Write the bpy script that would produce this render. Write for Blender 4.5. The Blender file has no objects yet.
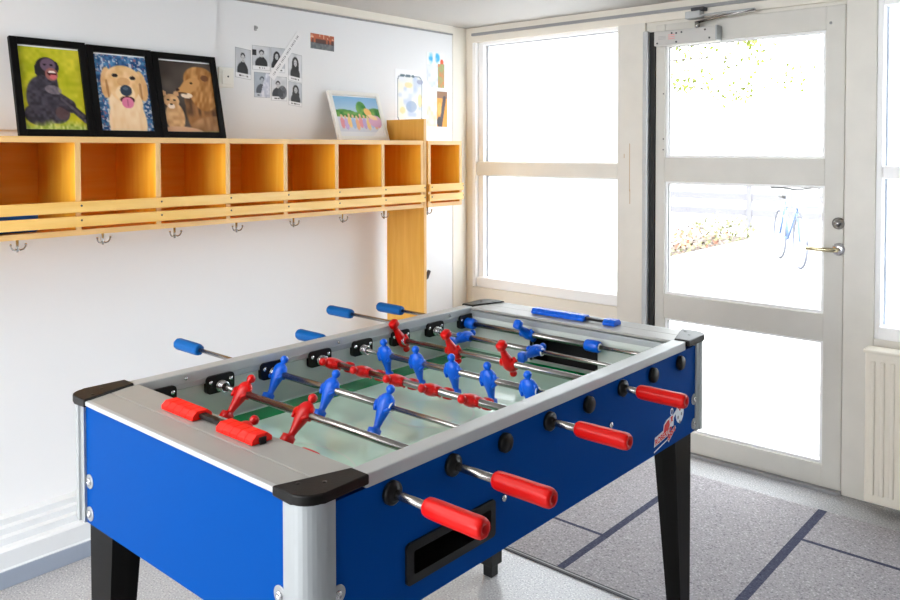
import bpy, bmesh, math, random
from mathutils import Vector, Matrix
random.seed(7)
PI = math.pi
sc = bpy.context.scene
COL = sc.collection

# ------------------------------------------------------------------ materials
def lin(c):
    c = c / 255.0
    return c / 12.92 if c <= 0.04045 else ((c + 0.055) / 1.055) ** 2.4
def L3(rgb): return tuple(lin(c) for c in rgb)
def L4(rgb): return L3(rgb) + (1.0,)
MATS = {}
def mat(name, rgb, rough=0.5, metal=0.0, spec=0.5, coat=0.0, noise=None, bump=None):
    """principled; noise=(scale, amount) mottles the colour, bump=(scale, strength)"""
    if name in MATS: return MATS[name]
    m = bpy.data.materials.new(name); m.use_nodes = True
    nt = m.node_tree; b = nt.nodes['Principled BSDF']
    b.inputs['Base Color'].default_value = L4(rgb)
    b.inputs['Roughness'].default_value = rough
    b.inputs['Metallic'].default_value = metal
    b.inputs['Specular IOR Level'].default_value = spec
    b.inputs['Coat Weight'].default_value = coat
    tc = nt.nodes.new('ShaderNodeTexCoord')
    if noise:
        n = nt.nodes.new('ShaderNodeTexNoise'); n.inputs['Scale'].default_value = noise[0]; n.inputs['Detail'].default_value = 4
        nt.links.new(tc.outputs['Object'], n.inputs['Vector'])
        r = nt.nodes.new('ShaderNodeValToRGB')
        a = noise[1]
        r.color_ramp.elements[0].position = 0.3; r.color_ramp.elements[1].position = 0.7
        r.color_ramp.elements[0].color = tuple(max(0, c * (1 - a)) for c in L3(rgb)) + (1,)
        r.color_ramp.elements[1].color = tuple(min(1, c * (1 + a)) for c in L3(rgb)) + (1,)
        nt.links.new(n.outputs['Fac'], r.inputs['Fac']); nt.links.new(r.outputs['Color'], b.inputs['Base Color'])
    if bump:
        n2 = nt.nodes.new('ShaderNodeTexNoise'); n2.inputs['Scale'].default_value = bump[0]; n2.inputs['Detail'].default_value = 3
        nt.links.new(tc.outputs['Object'], n2.inputs['Vector'])
        bp = nt.nodes.new('ShaderNodeBump'); bp.inputs['Strength'].default_value = bump[1]; bp.inputs['Distance'].default_value = 0.002
        nt.links.new(n2.outputs['Fac'], bp.inputs['Height']); nt.links.new(bp.outputs['Normal'], b.inputs['Normal'])
    MATS[name] = m
    return m

def wood(name, c1, c2, axis, rough=0.35, fig=1.0, coat=0.15):
    """varnished wood with grain running along axis (0,1,2)"""
    m = bpy.data.materials.new(name); m.use_nodes = True
    nt = m.node_tree; b = nt.nodes['Principled BSDF']
    b.inputs['Roughness'].default_value = rough; b.inputs['Coat Weight'].default_value = coat
    tc = nt.nodes.new('ShaderNodeTexCoord'); mp = nt.nodes.new('ShaderNodeMapping')
    s = [22.0, 22.0, 22.0]; s[axis] = 1.6
    mp.inputs['Scale'].default_value = s
    nt.links.new(tc.outputs['Object'], mp.inputs['Vector'])
    n = nt.nodes.new('ShaderNodeTexNoise'); n.inputs['Scale'].default_value = 1.6 * fig; n.inputs['Detail'].default_value = 6
    n.inputs['Distortion'].default_value = 0.6
    nt.links.new(mp.outputs['Vector'], n.inputs['Vector'])
    r = nt.nodes.new('ShaderNodeValToRGB')
    r.color_ramp.elements[0].position = 0.32; r.color_ramp.elements[1].position = 0.68
    r.color_ramp.elements[0].color = L4(c1); r.color_ramp.elements[1].color = L4(c2)
    nt.links.new(n.outputs['Fac'], r.inputs['Fac']); nt.links.new(r.outputs['Color'], b.inputs['Base Color'])
    return m

def speckle(name, base, dark, light, scale, rough, spec=0.5, bump=0.0):
    """speckled flooring"""
    m = bpy.data.materials.new(name); m.use_nodes = True
    nt = m.node_tree; b = nt.nodes['Principled BSDF']
    b.inputs['Roughness'].default_value = rough; b.inputs['Specular IOR Level'].default_value = spec
    tc = nt.nodes.new('ShaderNodeTexCoord')
    n = nt.nodes.new('ShaderNodeTexNoise'); n.inputs['Scale'].default_value = scale; n.inputs['Detail'].default_value = 2
    nt.links.new(tc.outputs['Object'], n.inputs['Vector'])
    r = nt.nodes.new('ShaderNodeValToRGB'); e = r.color_ramp.elements
    e[0].position = 0.30; e[0].color = L4(dark)
    e[1].position = 0.72; e[1].color = L4(light)
    k = e.new(0.44); k.color = L4(base); k = e.new(0.58); k.color = L4(base)
    nt.links.new(n.outputs['Fac'], r.inputs['Fac']); nt.links.new(r.outputs['Color'], b.inputs['Base Color'])
    if bump:
        bp = nt.nodes.new('ShaderNodeBump'); bp.inputs['Strength'].default_value = bump; bp.inputs['Distance'].default_value = 0.003
        nt.links.new(n.outputs['Fac'], bp.inputs['Height']); nt.links.new(bp.outputs['Normal'], b.inputs['Normal'])
    return m

def print_mat(name, rough=0.4):
    m = bpy.data.materials.new(name); m.use_nodes = True
    nt = m.node_tree; b = nt.nodes['Principled BSDF']; b.inputs['Roughness'].default_value = rough
    b.inputs['Specular IOR Level'].default_value = 0.3
    a = nt.nodes.new('ShaderNodeAttribute'); a.attribute_name = 'print'
    nt.links.new(a.outputs['Color'], b.inputs['Base Color'])
    return m

def clear_glass():
    m = bpy.data.materials.new('clear_glass'); m.use_nodes = True
    nt = m.node_tree; nt.nodes.clear()
    o = nt.nodes.new('ShaderNodeOutputMaterial'); mx = nt.nodes.new('ShaderNodeMixShader')
    t = nt.nodes.new('ShaderNodeBsdfTransparent'); t.inputs['Color'].default_value = (.95, .96, .96, 1)
    g = nt.nodes.new('ShaderNodeBsdfGlossy'); g.inputs['Roughness'].default_value = 0.02
    lw = nt.nodes.new('ShaderNodeLayerWeight'); lw.inputs['Blend'].default_value = .5
    pw = nt.nodes.new('ShaderNodeMath'); pw.operation = 'POWER'; pw.inputs[1].default_value = 4.0; nt.links.new(lw.outputs['Facing'], pw.inputs[0])
    f = nt.nodes.new('ShaderNodeMath'); f.operation = 'MULTIPLY_ADD'; f.inputs[1].default_value = .8; f.inputs[2].default_value = .03; nt.links.new(pw.outputs[0], f.inputs[0])
    nt.links.new(f.outputs[0], mx.inputs[0]); nt.links.new(t.outputs[0], mx.inputs[1]); nt.links.new(g.outputs[0], mx.inputs[2])
    nt.links.new(mx.outputs[0], o.inputs['Surface'])
    return m
def frosted_glass():
    m = bpy.data.materials.new('frosted_glass'); m.use_nodes = True
    nt = m.node_tree; nt.nodes.clear()
    o = nt.nodes.new('ShaderNodeOutputMaterial'); mx = nt.nodes.new('ShaderNodeMixShader')
    t = nt.nodes.new('ShaderNodeBsdfTranslucent'); t.inputs['Color'].default_value = (.93, .95, .97, 1)
    g = nt.nodes.new('ShaderNodeBsdfDiffuse'); g.inputs['Color'].default_value = (.8, .8, .8, 1)
    mx.inputs[0].default_value = 0.15
    nt.links.new(t.outputs[0], mx.inputs[1]); nt.links.new(g.outputs[0], mx.inputs[2])
    nt.links.new(mx.outputs[0], o.inputs['Surface'])
    return m

M_wall = mat('painted_wall', (233, 234, 236), .6, bump=(60, .05))
M_cream = mat('cream_paint', (232, 226, 214), .5, noise=(6, .02))
M_frame = mat('frame_paint', (222, 218, 209), .45, noise=(9, .03))
M_doorp = mat('door_paint', (211, 208, 200), .45, noise=(8, .03))
M_ceil = mat('ceiling_paint', (182, 179, 174), .7)
M_base = mat('skirting_white', (222, 225, 228), .45)
M_cove = mat('cove_vinyl', (150, 160, 176), .4)
M_grey = mat('rail_grey', (150, 150, 151), .45)
M_floor = speckle('speckled_vinyl', (168, 168, 170), (130, 130, 134), (214, 214, 215), 170, .22)
M_carpet = speckle('carpet_grey', (150, 146, 149), (110, 107, 113), (188, 185, 187), 150, .95, .1, .6)
M_cline = speckle('carpet_line', (66, 68, 86), (48, 50, 66), (90, 92, 108), 150, .95, .1, .5)
M_dark = mat('carpet_edge', (72, 72, 76), .8)
M_glass = clear_glass(); M_frost = frosted_glass()
M_ply = wood('orange_plywood', (246, 170, 48), (252, 190, 76), 1, .35)
M_ply_z = wood('orange_plywood_upright', (246, 176, 44), (254, 198, 76), 2, .35)
M_pine = wood('pale_pine', (240, 188, 96), (248, 204, 122), 1, .4)
M_edge = wood('pale_edge', (224, 176, 106), (236, 194, 130), 1, .45)
M_edge_z = wood('pale_edge_upright', (224, 176, 106), (236, 194, 130), 2, .45)
M_board = wood('ochre_board', (214, 156, 56), (228, 174, 78), 2, .45)
M_chrome = mat('chrome', (215, 215, 218), .12, metal=1)
M_steel = mat('brushed_steel', (160, 157, 154), .27, metal=1)
M_closer = mat('closer_enamel', (196, 194, 190), .45)
M_hook = mat('hook_steel', (168, 167, 165), .25, metal=1)
M_washer = mat('washer_zinc', (170, 172, 174), .4, metal=.8)
M_zinc = mat('zinc_bolt', (214, 214, 216), .25, metal=1)
M_brass = mat('worn_brass', (196, 184, 150), .25, metal=1)
M_alu = mat('aluminium', (168, 172, 174), .42, metal=.5)
M_alul = mat('light_aluminium', (184, 187, 188), .42, metal=.3)
M_blue = mat('blue_laminate', (0, 66, 142), .45, spec=.03)
M_endtop = mat('grey_laminate', (150, 149, 145), .4, spec=1.0, noise=(18, .03))
M_black = mat('black_plastic', (14, 13, 13), .42, spec=.3)
M_blackm = mat('black_steel', (9, 8, 7), .42, spec=.12)
M_brownblk = mat('cap_plastic', (16, 14, 13), .42, spec=.2, bump=(220, .08))
M_void = mat('opening_black', (9, 9, 9), .6)
M_red = mat('red_plastic', (206, 3, 5), .3, spec=.4)
M_redh = mat('red_handle', (200, 9, 4), .4, spec=.3)
M_redc = mat('red_counter', (240, 22, 4), .45, spec=.3)
M_bluep = mat('blue_plastic', (0, 92, 214), .34, spec=.4)
M_blueh = mat('blue_handle', (0, 84, 152), .5, spec=.2)
M_inner = mat('inner_wall', (206, 212, 208), .35)
M_field = mat('field_glass', (196, 228, 210), .12, noise=(5, .05))
M_green = mat('field_green', (0, 134, 68), .2, spec=.35)
M_line = mat('field_line', (205, 222, 210), .15)
M_white = mat('white_paint', (246, 246, 246), .4)
M_paper = mat('white_paper', (242, 242, 242), .7)
M_rad = mat('radiator_enamel', (238, 231, 216), .35)
M_print = print_mat('photo_print')
M_gprint = print_mat('glazed_print', .18)
M_frameblk = mat('black_frame', (7, 6, 7), .5, spec=.15)
M_framewht = mat('white_frame', (238, 237, 232), .4)
M_bin = mat('blue_folder', (0, 88, 170), .4)
M_decw = mat('decal_white', (236, 240, 246), .4)
M_decr = mat('decal_red', (220, 24, 30), .4)
M_decb = mat('decal_navy', (24, 44, 120), .4)
M_switch = mat('switch_plastic', (238, 236, 228), .35)

# ------------------------------------------------------------------ mesh helpers
class MB:
    def __init__(self): self.bm = bmesh.new(); self.mats = []
    def slot(self, m):
        if m is None: return 0
        if m not in self.mats: self.mats.append(m)
        return self.mats.index(m)
    def _fin(self, verts, faces, m, smooth, M):
        if M is not None:
            for v in verts: v.co = M @ v.co
        i = self.slot(m)
        for f in faces: f.material_index = i; f.smooth = smooth
    def box(self, a, b, m=None, bev=0.0, M=None, seg=2):
        a, b = Vector((min(a[0], b[0]), min(a[1], b[1]), min(a[2], b[2]))), Vector((max(a[0], b[0]), max(a[1], b[1]), max(a[2], b[2])))
        t = bmesh.new()
        vs = [t.verts.new((x, y, z)) for x in (a.x, b.x) for y in (a.y, b.y) for z in (a.z, b.z)]
        for q in ((0, 1, 3, 2), (4, 6, 7, 5), (0, 4, 5, 1), (2, 3, 7, 6), (0, 2, 6, 4), (1, 5, 7, 3)): t.faces.new([vs[k] for k in q])
        if bev > 0:
            bev = min(bev, .45 * min(b.x - a.x, b.y - a.y, b.z - a.z))
            bmesh.ops.bevel(t, geom=t.edges[:], offset=bev, segments=seg, affect='EDGES', profile=.5)
        self._merge(t, m, False, M)
    def _merge(self, t, m, smooth, M):
        bmesh.ops.recalc_face_normals(t, faces=t.faces[:])
        mp = {}
        for v in t.verts: mp[v] = self.bm.verts.new(M @ v.co if M is not None else v.co)
        i = self.slot(m)
        for f in t.faces:
            try: g = self.bm.faces.new([mp[v] for v in f.verts])
            except ValueError: continue
            g.material_index = i; g.smooth = smooth
        t.free()
    def prism(self, pts, h, m=None, M=None, axis=2, base=0.0, bev=0.0, smooth=False):
        """polygon pts (2D) extruded by h along axis"""
        t = bmesh.new()
        def P(p, k):
            if axis == 2: return (p[0], p[1], k)
            if axis == 0: return (k, p[0], p[1])
            return (p[0], k, p[1])
        lo = [t.verts.new(P(p, base)) for p in pts]; hi = [t.verts.new(P(p, base + h)) for p in pts]
        t.faces.new(lo); t.faces.new(hi[::-1]); n = len(pts)
        for i in range(n): t.faces.new((lo[i], lo[(i + 1) % n], hi[(i + 1) % n], hi[i]))
        if bev > 0: bmesh.ops.bevel(t, geom=t.edges[:], offset=bev, segments=2, affect='EDGES', profile=.5)
        self._merge(t, m, smooth, M)
    def tube(self, pts, r, m=None, n=12, M=None, smooth=True):
        """tube along a polyline; r may be a list"""
        pts = [Vector(p) for p in pts]; t = bmesh.new()
        rs = r if isinstance(r, (list, tuple)) else [r] * len(pts)
        rings = []; prev = None
        for i, p in enumerate(pts):
            d = (pts[min(i + 1, len(pts) - 1)] - pts[max(i - 1, 0)]).normalized()
            if prev is None: u = d.orthogonal().normalized()
            else:
                u = prev - d * prev.dot(d)
                u = u.normalized() if u.length > 1e-6 else d.orthogonal().normalized()
            prev = u; w = d.cross(u)
            rings.append([t.verts.new(p + (u * math.cos(2 * PI * k / n) + w * math.sin(2 * PI * k / n)) * rs[i]) for k in range(n)])
        for a, b in zip(rings, rings[1:]):
            for k in range(n): t.faces.new((a[k], a[(k + 1) % n], b[(k + 1) % n], b[k]))
        t.faces.new(rings[0][::-1]); t.faces.new(rings[-1])
        self._merge(t, m, smooth, M)
    def lathe(self, prof, m=None, n=24, M=None, smooth=True, lobes=0, depth=0.0):
        """prof: (radius, height) list turned round Z; lobes flute the radius"""
        t = bmesh.new(); rings = []
        for r, z in prof:
            if r < 1e-6: rings.append([t.verts.new((0, 0, z))]); continue
            rr = []
            for k in range(n):
                a = 2 * PI * k / n
                q = r * (1 - depth * (.5 + .5 * math.cos(lobes * a)) ** 3) if lobes else r
                rr.append(t.verts.new((q * math.cos(a), q * math.sin(a), z)))
            rings.append(rr)
        for a, b in zip(rings, rings[1:]):
            for k in range(n):
                k2 = (k + 1) % n
                if len(a) == 1 and len(b) == 1: continue
                if len(a) == 1: t.faces.new((a[0], b[k], b[k2]))
                elif len(b) == 1: t.faces.new((a[k], a[k2], b[0]))
                else: t.faces.new((a[k], a[k2], b[k2], b[k]))
        if len(rings[0]) > 1: t.faces.new(rings[0][::-1])
        if len(rings[-1]) > 1: t.faces.new(rings[-1])
        self._merge(t, m, smooth, M)
    def ball(self, c, r, m=None, M=None, n=12):
        r = r if isinstance(r, (tuple, list)) else (r, r, r)
        t = bmesh.new(); bmesh.ops.create_uvsphere(t, u_segments=n, v_segments=n * 2 // 3, radius=1)
        for v in t.verts: v.co = Vector((v.co.x * r[0] + c[0], v.co.y * r[1] + c[1], v.co.z * r[2] + c[2]))
        self._merge(t, m, True, M)
    def quadstrip(self, poly, m=None):
        self.bm.faces.new([self.bm.verts.new(p) for p in poly]).material_index = self.slot(m)
    def build(self, name, m=None, parent=None, loc=None):
        me = bpy.data.meshes.new(name); self.bm.to_mesh(me); self.bm.free()
        if not self.mats: self.mats = [m]
        for q in self.mats: me.materials.append(q)
        o = bpy.data.objects.new(name, me); COL.objects.link(o)
        if parent is not None: o.parent = parent
        if loc is not None: o.location = loc
        return o

def rotx(a): return Matrix.Rotation(a, 4, 'X')
def tr(x, y, z): return Matrix.Translation((x, y, z))
TO_X = Matrix.Rotation(PI / 2, 4, 'Y')        # turns +Z into +X
TO_Y = Matrix.Rotation(-PI / 2, 4, 'X')       # turns +Z into +Y

def tag(o, label, cat, group=None):
    o['label'] = label; o['category'] = cat
    if group: o['group'] = group
    return o
def thing(name, label, cat, loc=(0, 0, 0), rz=0.0, group=None):
    o = bpy.data.objects.new(name, None); COL.objects.link(o); o.empty_display_size = .1
    o.location = loc; o.rotation_euler = (0, 0, rz)
    return tag(o, label, cat, group)
def struct(o): o['kind'] = 'structure'; return o

def rrect(w, h, r, n=5, cx=0, cy=0):
    pts = []
    for (sx, sy, a0) in ((1, 1, 0), (-1, 1, 90), (-1, -1, 180), (1, -1, 270)):
        for k in range(n + 1):
            a = math.radians(a0 + 90 * k / n)
            pts.append((cx + sx * (w / 2 - r) + r * math.cos(a), cy + sy * (h / 2 - r) + r * math.sin(a)))
    return pts

# ------------------------------------------------------------------ room shell
XW = -2.91       # left wall
YW = 3.453       # window wall, room side
XR, YR, ZC = 2.3, -2.6, 2.080

b = MB(); b.box((XW - .2, YR - .2, -.1), (XR + .2, YW + .16, 0)); struct(b.build('floor', M_floor))
b = MB(); b.box((XW - .2, YR - .2, ZC), (XR + .2, YW + .3, ZC + .12)); struct(b.build('ceiling', M_ceil))
b = MB(); b.box((XW - .2, YR - .2, 0), (XW, YW + .3, ZC)); struct(b.build('wall_left', M_wall))
# the wall panel standing proud of the wall on the left, above the coat rack
b = MB(); b.box((XW, YR, 1.47), (XW + .012, 1.846, 2.042)); struct(b.build('trim_1', M_wall))
# rear wall with a long window opening, right wall
b = MB()
b.box((XW, YR - .2, 0), (XR, YR, .55)); b.box((XW, YR - .2, 1.95), (XR, YR, ZC))
b.box((XW, YR - .2, .55), (-2.7, YR, 1.95)); b.box((.3, YR - .2, .55), (XR, YR, 1.95))
struct(b.build('wall_rear', M_wall))
b = MB(); b.box((XR, YR - .2, 0), (XR + .2, YW + .3, ZC)); struct(b.build('wall_right', mat('right_wall_dimmed', (120, 124, 132), .7)))  # unseen wall, coloured dark to keep the table's long side dim

# window wall
b = MB()
b.box((XW - .1, YW, 0), (-2.862, YW + .14, ZC), M_cream)                 # strip in the corner
b.box((XW - .1, 3.335, 0), (XW + .004, YW, ZC), M_cream, .003)           # boxed corner
b.box((-2.862, YW, 1.998), (XR, YW + .14, ZC), M_cream)             # head
b.box((-1.948, YW, 0), (-1.806, YW + .14, 1.998), M_frame)           # post beside door
M_wear = mat('bare_wood_wear', (196, 172, 140), .7)
for (zw0, zw1, xw) in ((1.20, 1.43, -1.886), (1.14, 1.21, -1.884), (1.36, 1.38, -1.915)): b.box((xw, YW - .0006, zw0), (xw + .004, YW, zw1), M_wear)
b.box((-.925, YW - .004, 0), (-.812, YW + .14, 1.998), M_frame, .004)       # post right of door
z0 = 0
for k in range(7):                                                  # boarded panel under the left window
    z1 = z0 + .0905; b.box((-2.862, YW, z0 + .002), (-1.948, YW + .14, z1 - .002), M_cream, .004); z0 = z1
b.box((-2.862, YW + .012, 0), (-1.948, YW + .13, .634), M_cream)
b.box((-.812, YW, 0), (.5, YW + .14, .655), M_frame)
b.box((.5, YW, 0), (XR, YW + .14, 1.998), M_wall)
struct(b.build('wall_window', M_frame))

# picture rails just under the ceiling
b = MB(); b.box((XW, YR, 2.031), (XW + .010, 3.33, 2.038)); struct(b.build('trim_2', M_grey))
b = MB(); b.box((XW + .05, YW - .014, 2.034), (XR, YW, 2.048)); struct(b.build('trim_3', M_grey))
b = MB(); b.box((XW, YR, 2.040), (XW + .012, 3.33, ZC)); struct(b.build('trim_4', M_cream))

# stepped skirting along the left wall
prof = [(XW, 0), (-2.737, 0), (-2.737, .056), (-2.741, .06), (-2.745, .112), (-2.752, .119), (-2.775, .120), (-2.778, .114), (-2.788, .114), (-2.790, .136),
        (-2.815, .137), (-2.818, .130), (-2.828, .130), (-2.830, .151), (-2.855, .152), (-2.858, .146), (-2.868, .146), (-2.870, .166), (XW, .168)]
b = MB(); b.prism([(x, z) for x, z in prof], 3.42 - YR, M_base, axis=1, base=YR)
for f in b.bm.faces:
    c = f.calc_center_median()
    if abs(f.normal.x) > .8 and c.z < .058 or (f.normal.x > .5 and c.z < .057): f.material_index = b.slot(M_cove)
sk = struct(b.build('baseboard_left'))
b = MB(); b.box((-2.737, YR, 0), (-2.731, 3.42, .055), M_cove, .002); b.build('cove_strip', M_cove, sk)

# ---- left window: two frosted panes one above the other
w1 = struct(bpy.data.objects.new('window_1', None)); COL.objects.link(w1); w1.location = (-2.4, YW + .05, .64)
def wpart(o, root):
    o.parent = root; o.matrix_parent_inverse = Matrix.Translation(-Vector(root.location)); return o
b = MB()
b.box((-2.862, YW - .004, .634), (-2.838, YW + .10, 1.998), M_white, .004)
b.box((-2.838, YW + .022, .634), (-2.802, YW + .10, 1.998), M_white, .004)
b.box((-1.962, YW + .02, .634), (-1.948, YW + .10, 1.998), M_white)
b.box((-2.802, YW + .02, 1.982), (-1.962, YW + .10, 1.998), M_white)
b.box((-2.838, YW + .004, .634), (-1.948, YW + .10, .690), M_white, .006)
b.box((-2.836, YW + .002, 1.258), (-1.95, YW + .10, 1.336), M_frame, .006)
wpart(b.build('window_frame', M_frame), w1)
for z0, z1 in ((.690, 1.258), (1.336, 1.982)):
    b = MB(); b.box((-2.802, YW + .062, z0), (-1.962, YW + .068, z1)); wpart(b.build('window_pane', M_frost), w1)
for z0, z1 in ((.690, 1.258), (1.336, 1.982)):
    b = MB()
    for (p, q) in (((-2.802, z0), (-2.796, z1)), ((-2.796, z1 - .005), (-1.962, z1))):
        b.box((p[0], YW + .050, p[1]), (q[0], YW + .062, q[1]))
    wpart(b.build('glazing_seal', M_grey), w1)

# ---- right window, running out of the picture
w2 = struct(bpy.data.objects.new('window_2', None)); COL.objects.link(w2); w2.location = (-.2, YW + .05, .66)
b = MB()
b.box((-.812, YW + .004, .655), (-.790, YW + .10, 1.998), M_white, .004)
b.box((.47, YW + .004, .655), (.5, YW + .10, 1.998), M_white, .004)
b.box((-.79, YW + .006, 1.96), (.47, YW + .10, 1.998), M_white, .004)
b.box((-.80, YW - .004, .655), (.48, YW + .10, .705), M_white, .006)
b.box((-.79, YW + .004, 1.285), (.47, YW + .10, 1.336), M_white, .006)
wpart(b.build('window_frame', M_frame), w2)
for z0, z1 in ((.705, 1.285), (1.336, 1.96)):
    b = MB(); b.box((-.79, YW + .062, z0), (.47, YW + .068, z1)); wpart(b.build('window_pane', M_frost), w2)
b = MB()
for z0, z1 in ((.705, 1.285), (1.336, 1.96)): b.box((-.79, YW + .054, z0), (-.783, YW + .062, z1))
wpart(b.build('glazing_seal', mat('pale_seal', (190, 200, 214), .5)), w2)

# ---- glazed door: three panes, handle, lock, closer
d1 = struct(bpy.data.objects.new('door_1', None)); COL.objects.link(d1); d1.location = (-1.33, YW + .02, 0)
DY0, DY1 = YW + .004, YW + .05
panes = ((.108, .61), (.73, 1.248), (1.367, 1.882))
b = MB()
b.box((-1.752, DY0, .012), (-1.705, DY1, 1.982), M_doorp, .004)
b.box((-1.003, DY0, .012), (-.928, DY1, 1.982), M_doorp, .004)
for z0, z1 in ((.012, .104), (.614, .726), (1.252, 1.363), (1.886, 1.982)): b.box((-1.706, DY0 + .001, z0), (-1.002, DY1, z1), M_doorp, .003)
wpart(b.build('door_leaf', M_doorp), d1)
for z0, z1 in panes:
    b = MB()
    for (x0, x1, a, c) in ((-1.705, -1.695, z0 - .004, z1 + .004), (-1.015, -1.003, z0 - .004, z1 + .004), (-1.695, -1.015, z0 - .004, z0 + .008), (-1.695, -1.015, z1 - .006, z1 + .004)):
        b.box((x0, DY0 + .012, a), (x1, DY1 - .004, c), M_white)
    b.box((-1.697, DY0 + .02, z0), (-1.691, DY0 + .03, z1), M_grey); b.box((-1.695, DY0 + .02, z1 - .008), (-1.015, DY0 + .03, z1 - .003), M_grey)
    wpart(b.build('glazing_bead', M_white), d1)
    b = MB(); b.box((-1.695, DY0 + .030, z0), (-1.015, DY0 + .035, z1)); wpart(b.build('door_pane', M_glass), d1)
b = MB(); b.box((-1.808, YW - .022, .0), (-1.780, YW + .01, 1.955), M_alul, .006); wpart(b.build('hinge_guard', M_alul), d1)
b = MB(); b.box((-1.780, YW - .002, .0), (-1.753, YW + .06, 1.95), M_void); wpart(b.build('door_seal', M_void), d1)
b = MB(); b.box((-1.806, YW + .02, 1.955), (-.925, YW + .12, 1.998), M_frame); b.box((-1.806, YW - .02, 0), (-.925, YW + .14, .012), M_grey)
wpart(b.build('door_frame', M_frame), d1)
# handle: rose, neck, lever; and a thumb-turn lock above
b = MB()
b.lathe([(0, 0), (.026, 0), (.026, .006), (.022, .010), (0, .010)], M_chrome, 24, tr(-.944, DY0, .997) @ Matrix.Rotation(PI / 2, 4, 'X'))
b.tube([(-.944, DY0, .997), (-.944, DY0 - .045, .997), (-.955, DY0 - .055, .997), (-1.03, DY0 - .057, .998), (-1.055, DY0 - .055, .998)], [.009, .009, .009, .008, .007], M_brass, 12)
wpart(b.build('door_handle', M_chrome), d1)
b = MB()
b.lathe([(0, 0), (.024, 0), (.024, .008), (.016, .014), (.013, .024), (0, .026)], M_steel, 24, tr(-.946, DY0, 1.102) @ Matrix.Rotation(PI / 2, 4, 'X'))
wpart(b.build('door_lock', M_steel), d1)
b = MB()
b.lathe([(0, 0), (.006, 0), (.005, .003), (0, .003)], M_grey, 10, tr(-.985, DY0, 1.912) @ Matrix.Rotation(PI / 2, 4, 'X'))
wpart(b.build('door_stud', M_grey), d1)
for z in (1.66, 1.45, 1.40):
    b = MB(); b.lathe([(0, 0), (.0035, 0), (.003, .002), (0, .002)], M_dark, 8, tr(-1.712, DY0, z) @ Matrix.Rotation(PI / 2, 4, 'X')); wpart(b.build('screw', M_dark), d1)
b = MB()
b.box((-1.735, DY0 - .055, 1.876), (-1.438, DY0, 1.944), M_closer, .005)
b.box((-1.444, DY0 - .056, 1.880), (-1.436, DY0, 1.946), M_alu, .003)
cl = wpart(b.build('door_closer', M_alul), d1)
cl['label'] = 'grey door closer box with arm'
for (x, z) in ((-1.647, 1.929), (-1.625, 1.927), (-1.60, 1.929), (-1.625, 1.888), (-1.718, 1.888), (-1.49, 1.930), (-1.47, 1.892)):
    b = MB(); b.lathe([(0, 0), (.0045, 0), (.004, .002), (0, .002)], M_dark, 10, tr(x, DY0 - .055, z) @ Matrix.Rotation(PI / 2, 4, 'X'))
    b.build('screw', M_dark, cl)
b = MB()
for k in range(3):
    b.box((-1.712, DY0 - .0562, 1.917 - k * .006), (-1.676, DY0 - .055, 1.9185 - k * .006), M_grey)
    b.box((-1.664, DY0 - .0562, 1.920 - k * .009), (-1.632, DY0 - .055, 1.9235 - k * .009), mat('label_red', (226, 150, 150), .5))
b.build('closer_label', M_grey, cl)
b = MB()
b.tube([(-1.53, DY0 - .045, 1.940), (-1.53, DY0 - .045, 1.968)], .011, M_steel, 12)
b.box((-1.585, YW - .05, 1.985), (-1.515, YW + .0, 2.018), M_alul, .004)
b.box((-1.56, YW - .045, 2.018), (-1.50, YW, 2.034), M_dark, .003)
b.tube([(-1.535, DY0 - .045, 1.965), (-1.40, DY0 - .075, 1.978), (-1.255, DY0 - .10, 1.985)], .006, M_steel, 8)
b.tube([(-1.545, YW - .035, 1.995), (-1.41, YW - .075, 1.990), (-1.255, DY0 - .10, 1.987)], .0055, M_alul, 8)
b.build('closer_arm', M_steel, cl)

# ---- carpet in front of the door
b = MB()
b.box((-2.25, 2.225, 0), (1.6, 3.25, .004), M_carpet)
b.box((-2.25, 2.205, 0), (1.6, 2.225, .0045), M_dark); b.box((-2.25, 2.213, .0045), (1.6, 2.218, .005), M_grey)
for (x0, x1, y0, y1) in ((-1.478, -1.450, 2.225, 3.19), (-.951, -.919, 2.225, 3.25), (-2.25, -1.478, 2.508, 2.522), (-.919, .2, 2.947, 2.963)):
    b.box((x0, y0, .0035), (x1, y1, .0046), M_cline)
tag(b.build('carpet', M_carpet), 'grey carpet with dark blue stripes on the floor before the glazed door', 'carpet')

# ---- radiator under the right window
rd = thing('radiator', 'cream ridged panel radiator under the window right of the door', 'radiator', (-.2, 3.38, 0))
b = MB()
b.box((-.62, -.02, .035), (.7, .02, .625), M_rad, .008)
n = 38
for k in range(n):
    x = -.60 + k * .034
    b.box((x, -.028, .07), (x + .017, -.018, .59), M_rad, .007)
b.build('radiator_panel', M_rad, rd)
b = MB(); b.box((-.625, -.03, .618), (.705, .05, .632), M_rad, .004); b.build('top_grille', M_rad, rd)
for x in (-.45, .5):
    b = MB(); b.box((x, .02, .2), (x + .04, .069, .5), M_rad); b.build('bracket', M_rad, rd)
    b = MB(); b.box((x, -.01, 0), (x + .03, .03, .04), M_rad); b.build('foot', M_rad, rd)

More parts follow.
